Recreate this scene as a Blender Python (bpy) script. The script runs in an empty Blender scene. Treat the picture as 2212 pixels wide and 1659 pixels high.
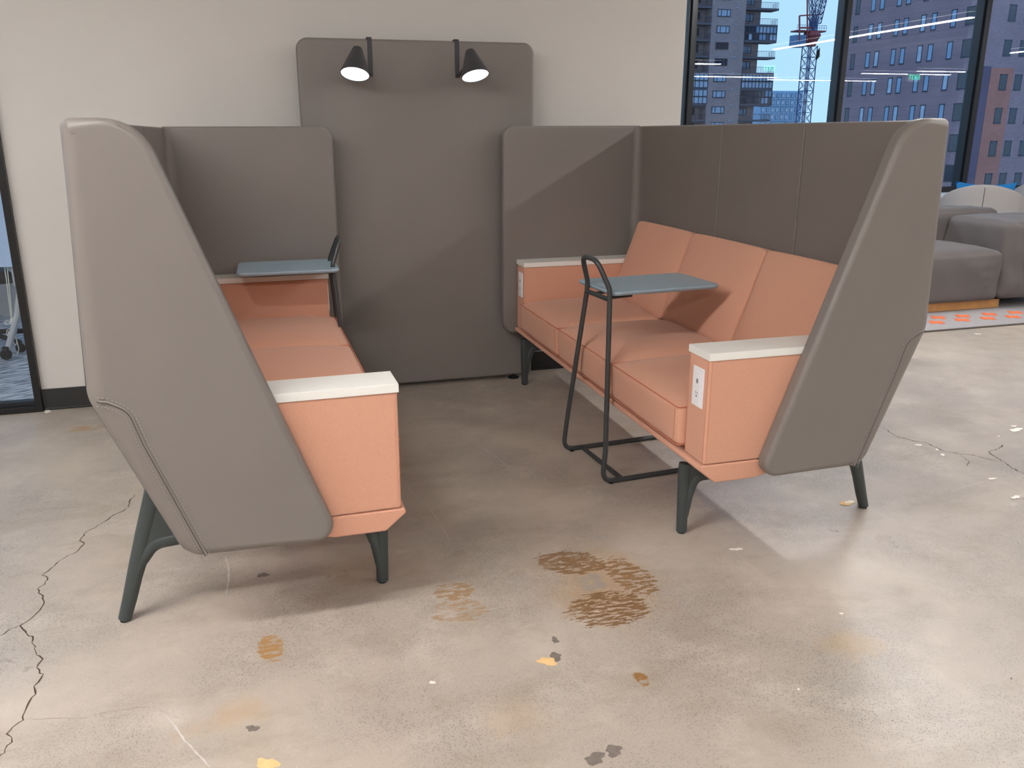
import bpy, bmesh, math, random
from mathutils import Vector, Matrix
R_ = random.Random(7)
PI = math.pi
C = bpy.context.scene.collection
def lin(r, g, b):
    f = lambda c: (c/255/12.92) if c/255 <= .04045 else ((c/255+.055)/1.055)**2.4
    return (f(r), f(g), f(b), 1)

# ------------------------------------------------------------------ camera
W, H = 2212, 1659
FPX, PPX, PPY = 1801.08, -36.17, -31.13
CAM = Vector((-.7119, -4.1047, 1.2291))
yw, pt, rl = (math.radians(a) for a in (-15.5783, -15.8572, -.2561))
FW = Vector((-math.sin(yw)*math.cos(pt), math.cos(yw)*math.cos(pt), math.sin(pt)))
_r = Vector((math.cos(yw), math.sin(yw), 0)); _u = _r.cross(FW)
RT = _r*math.cos(rl)+_u*math.sin(rl); UP = -_r*math.sin(rl)+_u*math.cos(rl)
cam = bpy.data.cameras.new('camera'); co = bpy.data.objects.new('camera', cam); C.objects.link(co)
m = Matrix((RT, UP, -FW)).transposed().to_4x4(); m.translation = CAM; co.matrix_world = m
cam.sensor_width = 36; cam.lens = 36*FPX/W; cam.shift_x = -PPX/W; cam.shift_y = PPY/W
cam.clip_start = .05; cam.clip_end = 2000
bpy.context.scene.camera = co
def at(x, y, ax, val):
    d = FW+RT*((x-W/2-PPX)/FPX)-UP*((y-H/2-PPY)/FPX)
    i = 'xyz'.index(ax); return CAM+d*((val-CAM[i])/d[i])

# ------------------------------------------------------------------ world, exposure
sc = bpy.context.scene
sc.view_settings.view_transform = 'Standard'; sc.view_settings.look = 'None'
sc.view_settings.gamma = 1; sc.view_settings.use_curve_mapping = False
sc.view_settings.exposure = 0.70
wd = bpy.data.worlds.new('dusk_sky'); sc.world = wd; wd.use_nodes = True
nt = wd.node_tree; bg = nt.nodes['Background']
tc = nt.nodes.new('ShaderNodeTexCoord'); sp = nt.nodes.new('ShaderNodeSeparateXYZ'); rp = nt.nodes.new('ShaderNodeValToRGB')
nz = nt.nodes.new('ShaderNodeTexNoise'); nz.inputs['Scale'].default_value = 3; nz.inputs['Detail'].default_value = 4
nt.links.new(tc.outputs['Generated'], sp.inputs[0]); nt.links.new(sp.outputs['Z'], rp.inputs[0])
rp.color_ramp.elements[0].position = 0; rp.color_ramp.elements[0].color = (.42, .74, 1.0, 1)
rp.color_ramp.elements[1].position = .6; rp.color_ramp.elements[1].color = (.30, .55, .95, 1)
mx = nt.nodes.new('ShaderNodeMixRGB'); mx.inputs[0].default_value = .12; mx.inputs[2].default_value = (.75, .9, 1, 1)
nt.links.new(rp.outputs[0], mx.inputs[1]); nt.links.new(nz.outputs[0], mx.inputs[0])
ma = nt.nodes.new('ShaderNodeMath'); ma.operation = 'MULTIPLY'; ma.inputs[1].default_value = .25
nt.links.new(nz.outputs[0], ma.inputs[0]); nt.links.new(ma.outputs[0], mx.inputs[0])
nt.links.new(mx.outputs[0], bg.inputs[0]); bg.inputs[1].default_value = .72
LAMP = 42.0      # radiance of the ceiling strip lamps

# ------------------------------------------------------------------ materials
def nodes(name):
    mt = bpy.data.materials.new(name); mt.use_nodes = True
    return mt, mt.node_tree, mt.node_tree.nodes['Principled BSDF']
def mat(name, col, rough=.5, metal=0, spec=.5, var=.0, vscale=6, bump=0, bscale=200, emit=0, coat=0, col2=None, sheen=0):
    mt, t, b = nodes(name); N = t.nodes; L = t.links
    col = lin(*col) if max(col) > 1 else (*col, 1)
    b.inputs['Base Color'].default_value = col; b.inputs['Roughness'].default_value = rough
    b.inputs['Metallic'].default_value = metal; b.inputs['Specular IOR Level'].default_value = spec
    b.inputs['Coat Weight'].default_value = coat; b.inputs['Sheen Weight'].default_value = sheen
    tc = N.new('ShaderNodeTexCoord')
    n = N.new('ShaderNodeTexNoise'); n.inputs['Scale'].default_value = vscale; n.inputs['Detail'].default_value = 5
    L.new(tc.outputs['Object'], n.inputs['Vector'])
    c2 = lin(*col2) if col2 else tuple(c*(1-var) for c in col[:3])+(1,)
    c1 = col if col2 else tuple(min(1, c*(1+var)) for c in col[:3])+(1,)
    r = N.new('ShaderNodeValToRGB'); r.color_ramp.elements[0].position = .3; r.color_ramp.elements[1].position = .7
    r.color_ramp.elements[0].color = c1; r.color_ramp.elements[1].color = c2
    L.new(n.outputs[0], r.inputs[0]); L.new(r.outputs[0], b.inputs['Base Color'])
    if bump:
        n2 = N.new('ShaderNodeTexNoise'); n2.inputs['Scale'].default_value = bscale; n2.inputs['Detail'].default_value = 3
        L.new(tc.outputs['Object'], n2.inputs['Vector'])
        bp = N.new('ShaderNodeBump'); bp.inputs['Strength'].default_value = bump; bp.inputs['Distance'].default_value = .002
        L.new(n2.outputs[0], bp.inputs['Height']); L.new(bp.outputs[0], b.inputs['Normal'])
    if emit:
        b.inputs['Emission Color'].default_value = col; b.inputs['Emission Strength'].default_value = emit
    return mt
M = {}
M['vinyl'] = mat('grey_vinyl', (121, 114, 109), .42, spec=.45, var=.02, bump=.10, bscale=700)
M['thread'] = mat('grey_thread', (150, 142, 136), .7)
M['groove'] = mat('dark_groove', (70, 64, 60), .8)
M['salmon'] = mat('salmon_wool', (210, 157, 132), .9, spec=.2, var=.04, vscale=350, bump=.35, bscale=900, sheen=.15)
M['salmon_thread'] = mat('salmon_thread', (196, 120, 92), .8)
M['white_lam'] = mat('white_solid_surface', (232, 230, 224), .3, var=.01)
M['white_plastic'] = mat('white_plastic', (236, 236, 238), .3)
M['slot'] = mat('dark_slot', (24, 24, 26), .7, spec=.3)
M['leg'] = mat('dark_green_grey_metal', (58, 65, 65), .42, spec=.5, var=.03)
M['tube'] = mat('charcoal_tube', (58, 62, 63), .33, spec=.5)
M['bluetop'] = mat('blue_grey_top', (152, 174, 188), .42, var=.02, bump=.08, bscale=500)
M['wall'] = mat('wall_paint', (198, 194, 189), .75, spec=.25, var=.012, vscale=2, bump=.12, bscale=260)
M['base'] = mat('black_rubber', (38, 38, 38), .35)
M['black'] = mat('black_metal', (14, 14, 15), .35, var=.1)
M['mull'] = mat('dark_mullion', (22, 26, 33), .35, spec=.5)
M['lamp_black'] = mat('charcoal_lamp', (58, 58, 62), .42, spec=.5)
M['ceil'] = mat('ceiling', (190, 187, 182), .9)
M['wood'] = mat('oak_plinth', (178, 128, 76), .45, var=.12, vscale=18)
M['slip'] = mat('grey_slipcover', (92, 87, 86), .85, var=.03, vscale=8, bump=.25, bscale=400, sheen=.1)
M['shell'] = mat('pale_fabric', (172, 168, 166), .85, var=.02)
M['bluepil'] = mat('blue_pillow', (22, 120, 185), .85)
M['ledge'] = mat('white_ledge', (215, 220, 226), .4)
M['rug'] = mat('pale_rug', (158, 156, 158), .95, var=.05, vscale=60, bump=.4, bscale=500)
M['rugedge'] = mat('rug_edge', (86, 78, 74), .9)
M['orange'] = mat('orange_pile', (230, 116, 70), .95, var=.06, vscale=60)
M['cord'] = mat('cream_cord', (222, 218, 200), .6)
M['alu'] = mat('light_metal', (176, 178, 178), .4, metal=.3)
M['wb'] = mat('whiteboard', (185, 208, 235), .35)
M['offwhite_em'] = mat('lamp_lens', (255, 255, 255), .5)
def emis(name, col, s):
    mt = bpy.data.materials.new(name); mt.use_nodes = True; t = mt.node_tree; t.nodes.clear()
    e = t.nodes.new('ShaderNodeEmission'); e.inputs[0].default_value = (*col, 1); e.inputs[1].default_value = s
    o = t.nodes.new('ShaderNodeOutputMaterial'); t.links.new(e.outputs[0], o.inputs[0]); return mt
M['strip'] = emis('strip_lamp', (1, .975, .965), LAMP)
M['fill_uplight'] = emis('fill_uplight_glow', (1, .975, .965), 4.0)  # upward glow added to the pendants, bounced off the ceiling as fill
M['fill_cool'] = emis('added_fill_cool', (.72, .86, 1), 16)  # cool glow for the added lamp in the carpeted room
M['disc'] = emis('cone_lamp_disc', (.95, .98, 1), 2.2)
M['exit_g'] = emis('exit_green', (.05, .9, .45), 6)
def glass(name, tint, k):
    mt = bpy.data.materials.new(name); mt.use_nodes = True; t = mt.node_tree; t.nodes.clear(); N = t.nodes; L = t.links
    tr = N.new('ShaderNodeBsdfTransparent'); tr.inputs[0].default_value = (*tint, 1)
    gl = N.new('ShaderNodeBsdfGlossy'); gl.inputs['Roughness'].default_value = .0; gl.inputs[0].default_value = (1, 1, 1, 1)
    ge = N.new('ShaderNodeNewGeometry'); dt = N.new('ShaderNodeVectorMath'); dt.operation = 'DOT_PRODUCT'
    L.new(ge.outputs['Incoming'], dt.inputs[0]); L.new(ge.outputs['Normal'], dt.inputs[1])
    def mth(op, a, b=None):
        m_ = N.new('ShaderNodeMath'); m_.operation = op
        for i, v in enumerate((a, b)):
            if v is None: continue
            if isinstance(v, (int, float)): m_.inputs[i].default_value = v
            else: L.new(v, m_.inputs[i])
        return m_.outputs[0]
    c = mth('ABSOLUTE', dt.outputs['Value']); f = mth('POWER', mth('SUBTRACT', 1.0, c), 5.0)
    f = mth('MULTIPLY', mth('ADD', mth('MULTIPLY', f, .96), .04), k)
    mi = N.new('ShaderNodeMixShader'); o = N.new('ShaderNodeOutputMaterial')
    L.new(f, mi.inputs[0]); L.new(tr.outputs[0], mi.inputs[1]); L.new(gl.outputs[0], mi.inputs[2]); L.new(mi.outputs[0], o.inputs[0])
    return mt
M['glass'] = glass('window_glass', (.96, .98, 1), .9)
M['glass2'] = glass('partition_glass', (.96, .98, 1), .5)

def floor_mat():
    mt, t, b = nodes('polished_concrete'); N = t.nodes; L = t.links
    geo = N.new('ShaderNodeNewGeometry')
    def noise(scale, detail=4, sx=1, sy=1, rough=.5, rot=0):
        mp = N.new('ShaderNodeMapping'); mp.inputs['Scale'].default_value = (sx, sy, 1); mp.inputs['Rotation'].default_value = (0, 0, rot)
        L.new(geo.outputs['Position'], mp.inputs[0])
        n = N.new('ShaderNodeTexNoise'); n.inputs['Scale'].default_value = scale; n.inputs['Detail'].default_value = detail; n.inputs['Roughness'].default_value = rough
        L.new(mp.outputs[0], n.inputs['Vector']); return n.outputs[0]
    def ramp(v, a, b_, ca=(0, 0, 0, 1), cb=(1, 1, 1, 1)):
        r = N.new('ShaderNodeValToRGB'); r.color_ramp.elements[0].position = a; r.color_ramp.elements[1].position = b_
        r.color_ramp.elements[0].color = ca; r.color_ramp.elements[1].color = cb; L.new(v, r.inputs[0]); return r.outputs[0]
    def mul(a, c):
        m_ = N.new('ShaderNodeMath'); m_.operation = 'MULTIPLY'; L.new(a, m_.inputs[0])
        if isinstance(c, (int, float)): m_.inputs[1].default_value = c
        else: L.new(c, m_.inputs[1])
        return m_.outputs[0]
    def mix(a, c, f):
        x = N.new('ShaderNodeMixRGB'); L.new(f, x.inputs[0])
        for i, v in ((1, a), (2, c)):
            if isinstance(v, tuple): x.inputs[i].default_value = v
            else: L.new(v, x.inputs[i])
        return x.outputs[0]
    col = mix(lin(184, 172, 158), lin(160, 151, 142), ramp(noise(1.6, 6, rough=.6), .35, .65))
    col = mix(col, lin(196, 186, 172), mul(ramp(noise(4.5, 8, rough=.65), .50, .70), .7))
    col = mix(col, lin(146, 132, 114), mul(ramp(noise(2.9, 8, 1, 1.8, .7), .50, .72), .6))
    # exposed sand speckle, dense in patches
    vo = N.new('ShaderNodeTexVoronoi'); vo.inputs['Scale'].default_value = 270; L.new(geo.outputs['Position'], vo.inputs['Vector'])
    rnd = N.new('ShaderNodeSeparateColor'); L.new(vo.outputs['Color'], rnd.inputs[0])
    spot = mul(ramp(vo.outputs['Distance'], .28, .42, (1, 1, 1, 1), (0, 0, 0, 1)), ramp(rnd.outputs[0], .48, .60))
    patch = ramp(noise(1.6, 4, rough=.6), .42, .60)
    dens = N.new('ShaderNodeMath'); dens.operation = 'MULTIPLY_ADD'; L.new(patch, dens.inputs[0]); dens.inputs[1].default_value = .80; dens.inputs[2].default_value = .14
    col = mix(col, lin(104, 94, 85), mul(spot, dens.outputs[0]))
    lite = mul(ramp(rnd.outputs[1], .90, .93), ramp(vo.outputs['Distance'], .2, .3, (1, 1, 1, 1), (0, 0, 0, 1)))
    col = mix(col, lin(232, 222, 208), mul(lite, .5))
    fine = ramp(noise(420, 2), .3, .7)
    col = mix(col, lin(140, 128, 116), mul(fine, .16))
    # stains: (cx, cy, rx, ry, rot, colour, strength, threshold lo, hi, streak)
    def stain(cx, cy, rx, ry, rot, c, k, lo, hi, sx=1, sy=1, ns=14, soft=.55):
        mp = N.new('ShaderNodeMapping'); mp.vector_type = 'TEXTURE'
        mp.inputs['Location'].default_value = (cx, cy, 0); mp.inputs['Rotation'].default_value = (0, 0, rot); mp.inputs['Scale'].default_value = (rx, ry, 1e3)
        L.new(geo.outputs['Position'], mp.inputs[0])
        ln = N.new('ShaderNodeVectorMath'); ln.operation = 'LENGTH'; L.new(mp.outputs[0], ln.inputs[0])
        ell = ramp(ln.outputs['Value'], soft, 1.0, (1, 1, 1, 1), (0, 0, 0, 1))
        nn = noise(ns, 8, sx, sy, .7)
        s = N.new('ShaderNodeMath'); s.operation = 'ADD'; L.new(mul(ell, .5), s.inputs[0]); L.new(nn, s.inputs[1])
        return mul(mul(ramp(s.outputs[0], lo, hi), ramp(ln.outputs['Value'], .95, 1.1, (1, 1, 1, 1), (0, 0, 0, 1))), k), c
    st = [
        (.13, -2.15, .26, .34, .25, lin(170, 138, 100), .55, .62, 1.0, 1, 1, 6, .2),
        (.10, -2.02, .17, .11, -.5, lin(124, 94, 62), .9, .86, 1.0, 1, 2.4, 26, .55),
        (.235, -2.14, .10, .20, .15, lin(132, 98, 60), .85, .88, 1.02, 1, 3, 28, .5),
        (.11, -2.28, .20, .15, .1, lin(120, 88, 54), .9, .88, 1.02, 1, 4, 24, .5),
        (.115, -2.14, .10, .11, .3, lin(150, 140, 130), .9, .84, .96, 1, 1, 16, .3),
        (-.27, -2.08, .12, .10, 0, lin(150, 116, 74), .8, .90, 1.06, 1, 3, 24, .4),
        (-.28, -2.18, .16, .12, 0, lin(156, 122, 78), .7, .92, 1.06, 1, 3.5, 22, .4),
        (-.31, -2.19, .06, .08, 0, lin(190, 182, 178), .55, .72, 1.0, 1, 1, 14, .1),
        (-.768, -2.215, .055, .10, .1, lin(160, 120, 68), .9, .84, .98, 1, 3, 26, .5),
        (.065, -2.58, .035, .05, 0, lin(140, 96, 40), .9, .84, 1.0, 1, 1.5, 30, .4),
        (.17, -2.55, .12, .06, 0, lin(156, 124, 86), .7, .95, 1.1, 1, 2, 26, .3),
        (-.25, -2.62, .16, .15, 0, lin(176, 150, 122), .35, .7, 1.0, 1, 1, 7, .1),
        (-.86, -2.46, .16, .12, .5, lin(176, 146, 112), .5, .72, 1.0, 1, 1, 7, .1),
        (-1.52, -.33, .25, .09, .1, lin(160, 124, 74), .8, .90, 1.05, 1, 4, 9, .3),
        (.62, -2.6, .18, .12, 0, lin(168, 140, 100), .45, .75, 1.0, 1, 1, 9, .2),
        (1.35, -2.9, .06, .04, 0, lin(158, 132, 104), .6, .84, 1.0, 1, 1, 26, .3),
        (-.45, -1.9, .3, .2, 0, lin(150, 126, 100), .35, .7, 1.0, 1, 1, 5, .1),
    ]
    st = [tuple(list(a[:7])+[a[7]+.07, a[8]+.12]+list(a[9:])) if a[7] >= .84 else a for a in st]
    for a in st:
        f, c = stain(*a); col = mix(col, c, f)
    L.new(col, b.inputs['Base Color'])
    L.new(ramp(noise(2.2, 6, rough=.6), .3, .7, (.26, .26, .26, 1), (.44, .44, .44, 1)), b.inputs['Roughness'])
    b.inputs['Specular IOR Level'].default_value = .42
    bp = N.new('ShaderNodeBump'); bp.inputs['Strength'].default_value = .12; bp.inputs['Distance'].default_value = .002
    L.new(noise(150, 4), bp.inputs['Height']); L.new(bp.outputs[0], b.inputs['Normal'])
    return mt
M['floor'] = floor_mat()
def streak_mat(name, c1, c2, scale, sx, sy, rot, rough=.9, lo=.4, hi=.6):
    mt, t, b = nodes(name); N = t.nodes; L = t.links
    geo = N.new('ShaderNodeNewGeometry'); mp = N.new('ShaderNodeMapping'); mp.inputs['Rotation'].default_value = (0, 0, rot)
    m2 = N.new('ShaderNodeMapping'); m2.inputs['Scale'].default_value = (sx, sy, 1)
    n = N.new('ShaderNodeTexNoise'); n.inputs['Scale'].default_value = scale; n.inputs['Detail'].default_value = 3
    L.new(geo.outputs['Position'], mp.inputs[0]); L.new(mp.outputs[0], m2.inputs[0]); L.new(m2.outputs[0], n.inputs['Vector'])
    r = N.new('ShaderNodeValToRGB'); r.color_ramp.elements[0].position = lo; r.color_ramp.elements[1].position = hi
    r.color_ramp.elements[0].color = lin(*c1); r.color_ramp.elements[1].color = lin(*c2)
    L.new(n.outputs[0], r.inputs[0]); L.new(r.outputs[0], b.inputs['Base Color']); b.inputs['Roughness'].default_value = rough
    return mt
M['carpet'] = streak_mat('streaked_carpet', (92, 98, 106), (196, 200, 204), 9, 9, 1, math.radians(62))
def brick_mat(name, c1, c2, mort, scale):
    mt, t, b = nodes(name); N = t.nodes; L = t.links
    tc = N.new('ShaderNodeTexCoord'); mp = N.new('ShaderNodeMapping'); mp.inputs['Rotation'].default_value = (PI/2, 0, 0)
    br = N.new('ShaderNodeTexBrick'); br.inputs['Scale'].default_value = scale
    br.inputs['Color1'].default_value = lin(*c1); br.inputs['Color2'].default_value = lin(*c2); br.inputs['Mortar'].default_value = lin(*mort)
    br.inputs['Mortar Size'].default_value = .02
    n = N.new('ShaderNodeTexNoise'); n.inputs['Scale'].default_value = .35; n.inputs['Detail'].default_value = 4
    mx_ = N.new('ShaderNodeMixRGB'); mx_.blend_type = 'MULTIPLY'; mx_.inputs[0].default_value = .35
    L.new(tc.outputs['Object'], mp.inputs[0]); L.new(mp.outputs[0], br.inputs['Vector']); L.new(tc.outputs['Object'], n.inputs['Vector'])
    L.new(br.outputs[0], mx_.inputs[1]); L.new(n.outputs[0], mx_.inputs[2]); L.new(mx_.outputs[0], b.inputs['Base Color']); b.inputs['Roughness'].default_value = .9
    return mt
M['brick'] = brick_mat('tower_brick', (186, 164, 168), (172, 150, 154), (196, 184, 186), 1.2)
M['brick2'] = brick_mat('office_brick', (172, 146, 156), (160, 134, 146), (174, 152, 164), 1.2)
M['orange_br'] = brick_mat('orange_brick', (206, 136, 124), (196, 128, 118), (190, 130, 120), 1.2)
M['darkstone'] = mat('dark_brick_strip', (104, 92, 116), .9, var=.06, vscale=.4)
M['slab'] = mat('balcony_slab', (96, 98, 112), .9, var=.05, vscale=.5)
M['pane'] = mat('window_pane', (120, 160, 200), .12, spec=.8, var=.15, vscale=.6)
M['panel_pale'] = mat('curtained_pane', (178, 198, 222), .3, var=.15, vscale=1.5)
M['pane_dark'] = mat('dark_pane', (40, 52, 72), .1, spec=.7, var=.2, vscale=.5)
M['frame_dark'] = mat('dark_frame', (58, 66, 84), .6)
M['steel_blue'] = mat('crane_blue_steel', (48, 78, 130), .6)
M['steel_red'] = mat('crane_red_steel', (150, 62, 70), .6)
M['steel_grey'] = mat('crane_counterweight', (110, 140, 180), .8)
M['pale_b'] = mat('pale_cladding', (150, 190, 225), .8, var=.08, vscale=.2)
M['ground'] = mat('city_ground', (86, 88, 92), .9, var=.2, vscale=.05)

# ------------------------------------------------------------------ helpers
def tag(o, label=None, cat=None, group=None, kind=None):
    for k, v in (('label', label), ('category', cat), ('group', group), ('kind', kind)):
        if v: o[k] = v
    return o
def empty(name, loc=(0, 0, 0), rz=0, label=None, cat=None, group=None):
    o = bpy.data.objects.new(name, None); C.objects.link(o); o.location = loc; o.rotation_euler = (0, 0, rz); o.empty_display_size = .1
    return tag(o, label, cat, group)
def obj(name, bm, m, parent=None, smooth=True, angle=35, wn=True):
    bmesh.ops.recalc_face_normals(bm, faces=bm.faces)
    me = bpy.data.meshes.new(name); bm.to_mesh(me); bm.free()
    me.materials.append(M[m] if isinstance(m, str) else m)
    if smooth:
        me.shade_smooth()
        try: me.set_sharp_from_angle(angle=math.radians(angle))
        except Exception: pass
    o = bpy.data.objects.new(name, me); C.objects.link(o)
    if wn:
        md = o.modifiers.new('weighted_normals', 'WEIGHTED_NORMAL'); md.keep_sharp = True
    if parent: o.parent = parent
    return o
def struct(o): o['kind'] = 'structure'; return o
def add_box(bm, x0, x1, y0, y1, z0, z1, bev=0, seg=2):
    r = bmesh.ops.create_cube(bm, size=1); vs = r['verts']
    for v in vs:
        v.co = Vector(((x0+x1)/2+v.co.x*(x1-x0), (y0+y1)/2+v.co.y*(y1-y0), (z0+z1)/2+v.co.z*(z1-z0)))
    if bev:
        es = list({e for v in vs for e in v.link_edges})
        bmesh.ops.bevel(bm, geom=es, offset=bev, segments=seg, affect='EDGES', profile=.5)
def box(name, m, a, bev=0, parent=None, seg=2):
    bm = bmesh.new(); add_box(bm, *a, bev=bev, seg=seg); return obj(name, bm, m, parent)
def fillet(pts, rads, n=8):
    out = []; k = len(pts)
    for i in range(k):
        p = Vector(pts[i]); r = rads[i] if isinstance(rads, (list, tuple)) else rads
        if r <= 0: out.append(p); continue
        a = (Vector(pts[i-1])-p); b = (Vector(pts[(i+1) % k])-p); la, lb = a.length, b.length; a.normalize(); b.normalize()
        ang = a.angle(b); d = min(r/math.tan(ang/2), la*.49, lb*.49); rr = d*math.tan(ang/2)
        c = p+(a+b).normalized()*(rr/math.sin(ang/2)); s = p+a*d-c; e = p+b*d-c
        tot = s.angle(e)
        for j in range(n+1):
            t = j/n; q = (s*math.sin((1-t)*tot)+e*math.sin(t*tot))/math.sin(tot) if tot > 1e-4 else s
            out.append(c+q)
    return out
def pillow(bm, pts, f, t0, t1, r0=.015, r1=.015, seg=4, rvar=None):
    """outline pts (2D), extruded from t0 to t1 with rounded rims; f maps (a, b, t) to 3D"""
    k = len(pts); area = sum(pts[i].x*pts[(i+1) % k].y-pts[(i+1) % k].x*pts[i].y for i in range(k)); s = 1 if area > 0 else -1
    nrm = []
    for i in range(k):
        d1 = (pts[i]-pts[i-1]); d2 = (pts[(i+1) % k]-pts[i])
        n1 = Vector((-d1.y, d1.x)).normalized() if d1.length > 1e-9 else Vector((0, 0)); n2 = Vector((-d2.y, d2.x)).normalized() if d2.length > 1e-9 else n1
        n = (n1+n2); n = n.normalized() if n.length > 1e-6 else n1
        nrm.append(n*s)           # inwards
    sg = 1 if t1 > t0 else -1
    rings = []
    def ring(rr, frac, base, dirn):
        a = frac*PI/2; vs = []
        for i in range(k):
            q = (rvar[i] if rvar and base == t0 else rr)
            ins = q*(1-math.cos(a)); dep = q*(1-math.sin(a))
            p = pts[i]+nrm[i]*ins
            vs.append(bm.verts.new(f(p.x, p.y, base+dirn*dep)))
        return vs
    for j in range(seg+1): rings.append(ring(r0, 1-j/seg, t0, sg))
    for j in range(seg+1): rings.append(ring(r1, j/seg, t1, -sg))
    for a, b in zip(rings, rings[1:]):
        for i in range(k):
            try: bm.faces.new((a[i], a[(i+1) % k], b[(i+1) % k], b[i]))
            except ValueError: pass
    bm.faces.new(rings[0][::-1]); bm.faces.new(rings[-1])
def path_round(pts, r, n=6):
    out = [Vector(pts[0])]
    for i in range(1, len(pts)-1):
        p = Vector(pts[i]); a = Vector(pts[i-1])-p; b = Vector(pts[i+1])-p; la, lb = a.length, b.length; a.normalize(); b.normalize()
        ang = a.angle(b); rr = r[i] if isinstance(r, (list, tuple)) else r
        if ang > PI-.02 or rr <= 0: out.append(p); continue
        d = min(rr/math.tan(ang/2), la*.48, lb*.48)
        for j in range(n+1):
            t = j/n; out.append((p+a*d)*(1-t)**2+p*2*t*(1-t)+(p+b*d)*t*t)
    out.append(Vector(pts[-1])); return out
def tube(bm, pts, r, n=10, closed=False, caps=True):
    pts = [Vector(p) for p in pts]; k = len(pts); rings = []; up = None
    for i in range(k):
        if closed: t = pts[(i+1) % k]-pts[i-1]
        else: t = pts[min(i+1, k-1)]-pts[max(i-1, 0)]
        t.normalize()
        if up is None: up = Vector((0, 0, 1)) if abs(t.z) < .9 else Vector((1, 0, 0))
        s = t.cross(up); 
        if s.length < 1e-5: s = t.cross(Vector((0, 1, 0)))
        s.normalize(); up = s.cross(t).normalized()
        rr = r[i] if isinstance(r, (list, tuple)) else r
        rings.append([bm.verts.new(pts[i]+(s*math.cos(2*PI*j/n)+up*math.sin(2*PI*j/n))*rr) for j in range(n)])
    q = list(zip(rings, rings[1:]))+([(rings[-1], rings[0])] if closed else [])
    for a, b in q:
        for j in range(n): bm.faces.new((a[j], a[(j+1) % n], b[(j+1) % n], b[j]))
    if caps and not closed: bm.faces.new(rings[0][::-1]); bm.faces.new(rings[-1])
def lathe(bm, prof, n=32, mtx=Matrix()):
    rings = [[bm.verts.new(mtx @ Vector((r*math.cos(2*PI*j/n), r*math.sin(2*PI*j/n), z))) for j in range(n)] for r, z in prof]
    for a, b in zip(rings, rings[1:]):
        for j in range(n): bm.faces.new((a[j], a[(j+1) % n], b[(j+1) % n], b[j]))
    return rings
def cushion(bm, corners, half, rad, bulge, n=12, wob=0, seed=0):
    """corners[(i,j,k)] of a hexahedron; half sizes; rounded edges; bulge per axis (+ side, - side)"""
    r = random.Random(seed); gr = bmesh.new()
    def mapc(p):
        q = Vector((0, 0, 0))
        for (i, j, k), c in corners.items():
            w = ((1+p[0]) if i else (1-p[0]))*((1+p[1]) if j else (1-p[1]))*((1+p[2]) if k else (1-p[2]))/8
            q += Vector(c)*w
        return q
    cache = {}
    ts = [math.sin(PI/2*(2*i/n-1))*.35+(2*i/n-1)*.65 for i in range(n+1)]
    def vert(p):
        key = tuple(round(c, 5) for c in p)
        if key in cache: return cache[key]
        P = Vector([p[i]*half[i] for i in range(3)]); I = Vector([max(-half[i]+rad, min(half[i]-rad, P[i])) for i in range(3)])
        d = P-I
        if d.length > 1e-9: P = I+d.normalized()*rad
        q = [P[i]/half[i] for i in range(3)]
        for ax in range(3):
            o = [a for a in range(3) if a != ax]
            amp = bulge[ax][1] if q[ax] > 0 else bulge[ax][0]
            e = max(0, (1-p[o[0]]**4))*max(0, (1-p[o[1]]**4))
            if abs(p[ax]) > .999: q[ax] += amp/half[ax]*e*(1 if p[ax] > 0 else -1)
        cache[key] = bm.verts.new(mapc(q)); return cache[key]
    for ax in range(3):
        o = [a for a in range(3) if a != ax]
        for s in (-1, 1):
            for a in range(n):
                for b in range(n):
                    vs = []
                    for da, db in ((0, 0), (1, 0), (1, 1), (0, 1)):
                        p = [0, 0, 0]; p[ax] = s; p[o[0]] = ts[a+da]; p[o[1]] = ts[b+db]; vs.append(vert(p))
                    try: bm.faces.new(vs)
                    except ValueError: pass
    return vert

# ------------------------------------------------------------------ setting: room
YW = 2.4       # window plane
CEIL = 3.35
struct(box('floor', 'floor', (-8, 20, -15, YW+.05, -.2, 0)))
struct(box('ceiling', 'ceil', (-8, 20, -15, YW+.05, CEIL, CEIL+.15)))
XF = -1.741    # right side of the black glass frame
struct(box('wall_back', 'wall', (XF, 1.441, 0, .12, 0, CEIL)))
struct(box('wall_return', 'wall', (1.321, 1.441, .12, YW+.05, 0, CEIL)))
struct(box('wall_left', 'wall', (-8.15, -8, -15, YW+.05, 0, CEIL)))
struct(box('wall_right', 'wall', (20, 20.15, -15, YW+.05, 0, CEIL)))
struct(box('wall_front', 'wall', (-8, 20, -15.15, -15, 0, CEIL)))
bm = bmesh.new(); add_box(bm, XF+.002, 1.441, -.008, 0, .006, .1, bev=.001); add_box(bm, XF+.002, 1.441, -.014, 0, 0, .012, bev=.003)
struct(obj('baseboard_back', bm, 'base'))
struct(box('baseboard_return', 'base', (1.441, 1.449, 0, YW-.05, 0, .1), bev=.001))
# glass partition on the left
w1 = tag(empty('window_1', (0, 0, 0)), kind='structure')
box('frame_post', 'black', (XF-.030, XF, -.03, .05, 0, CEIL), .002, w1)
box('frame_post', 'black', (XF-1.45, XF-1.41, -.03, .05, 0, CEIL), .002, w1)
box('frame_post', 'black', (-8, -7.96, -.03, .05, 0, CEIL), .002, w1)
box('bottom_rail', 'black', (-8, XF-.030, -.03, .05, 0, .028), .002, w1)
box('bottom_channel', 'mull', (-8, XF-.030, -.008, .035, .028, .05), .001, w1)
box('pane', 'glass2', (-7.96, XF-.03, .008, .016, .05, CEIL), 0, w1)
# carpeted room behind the glass
struct(box('floor_carpet', 'carpet', (-8, 1.321, .05, YW, 0, .006)))
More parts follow.
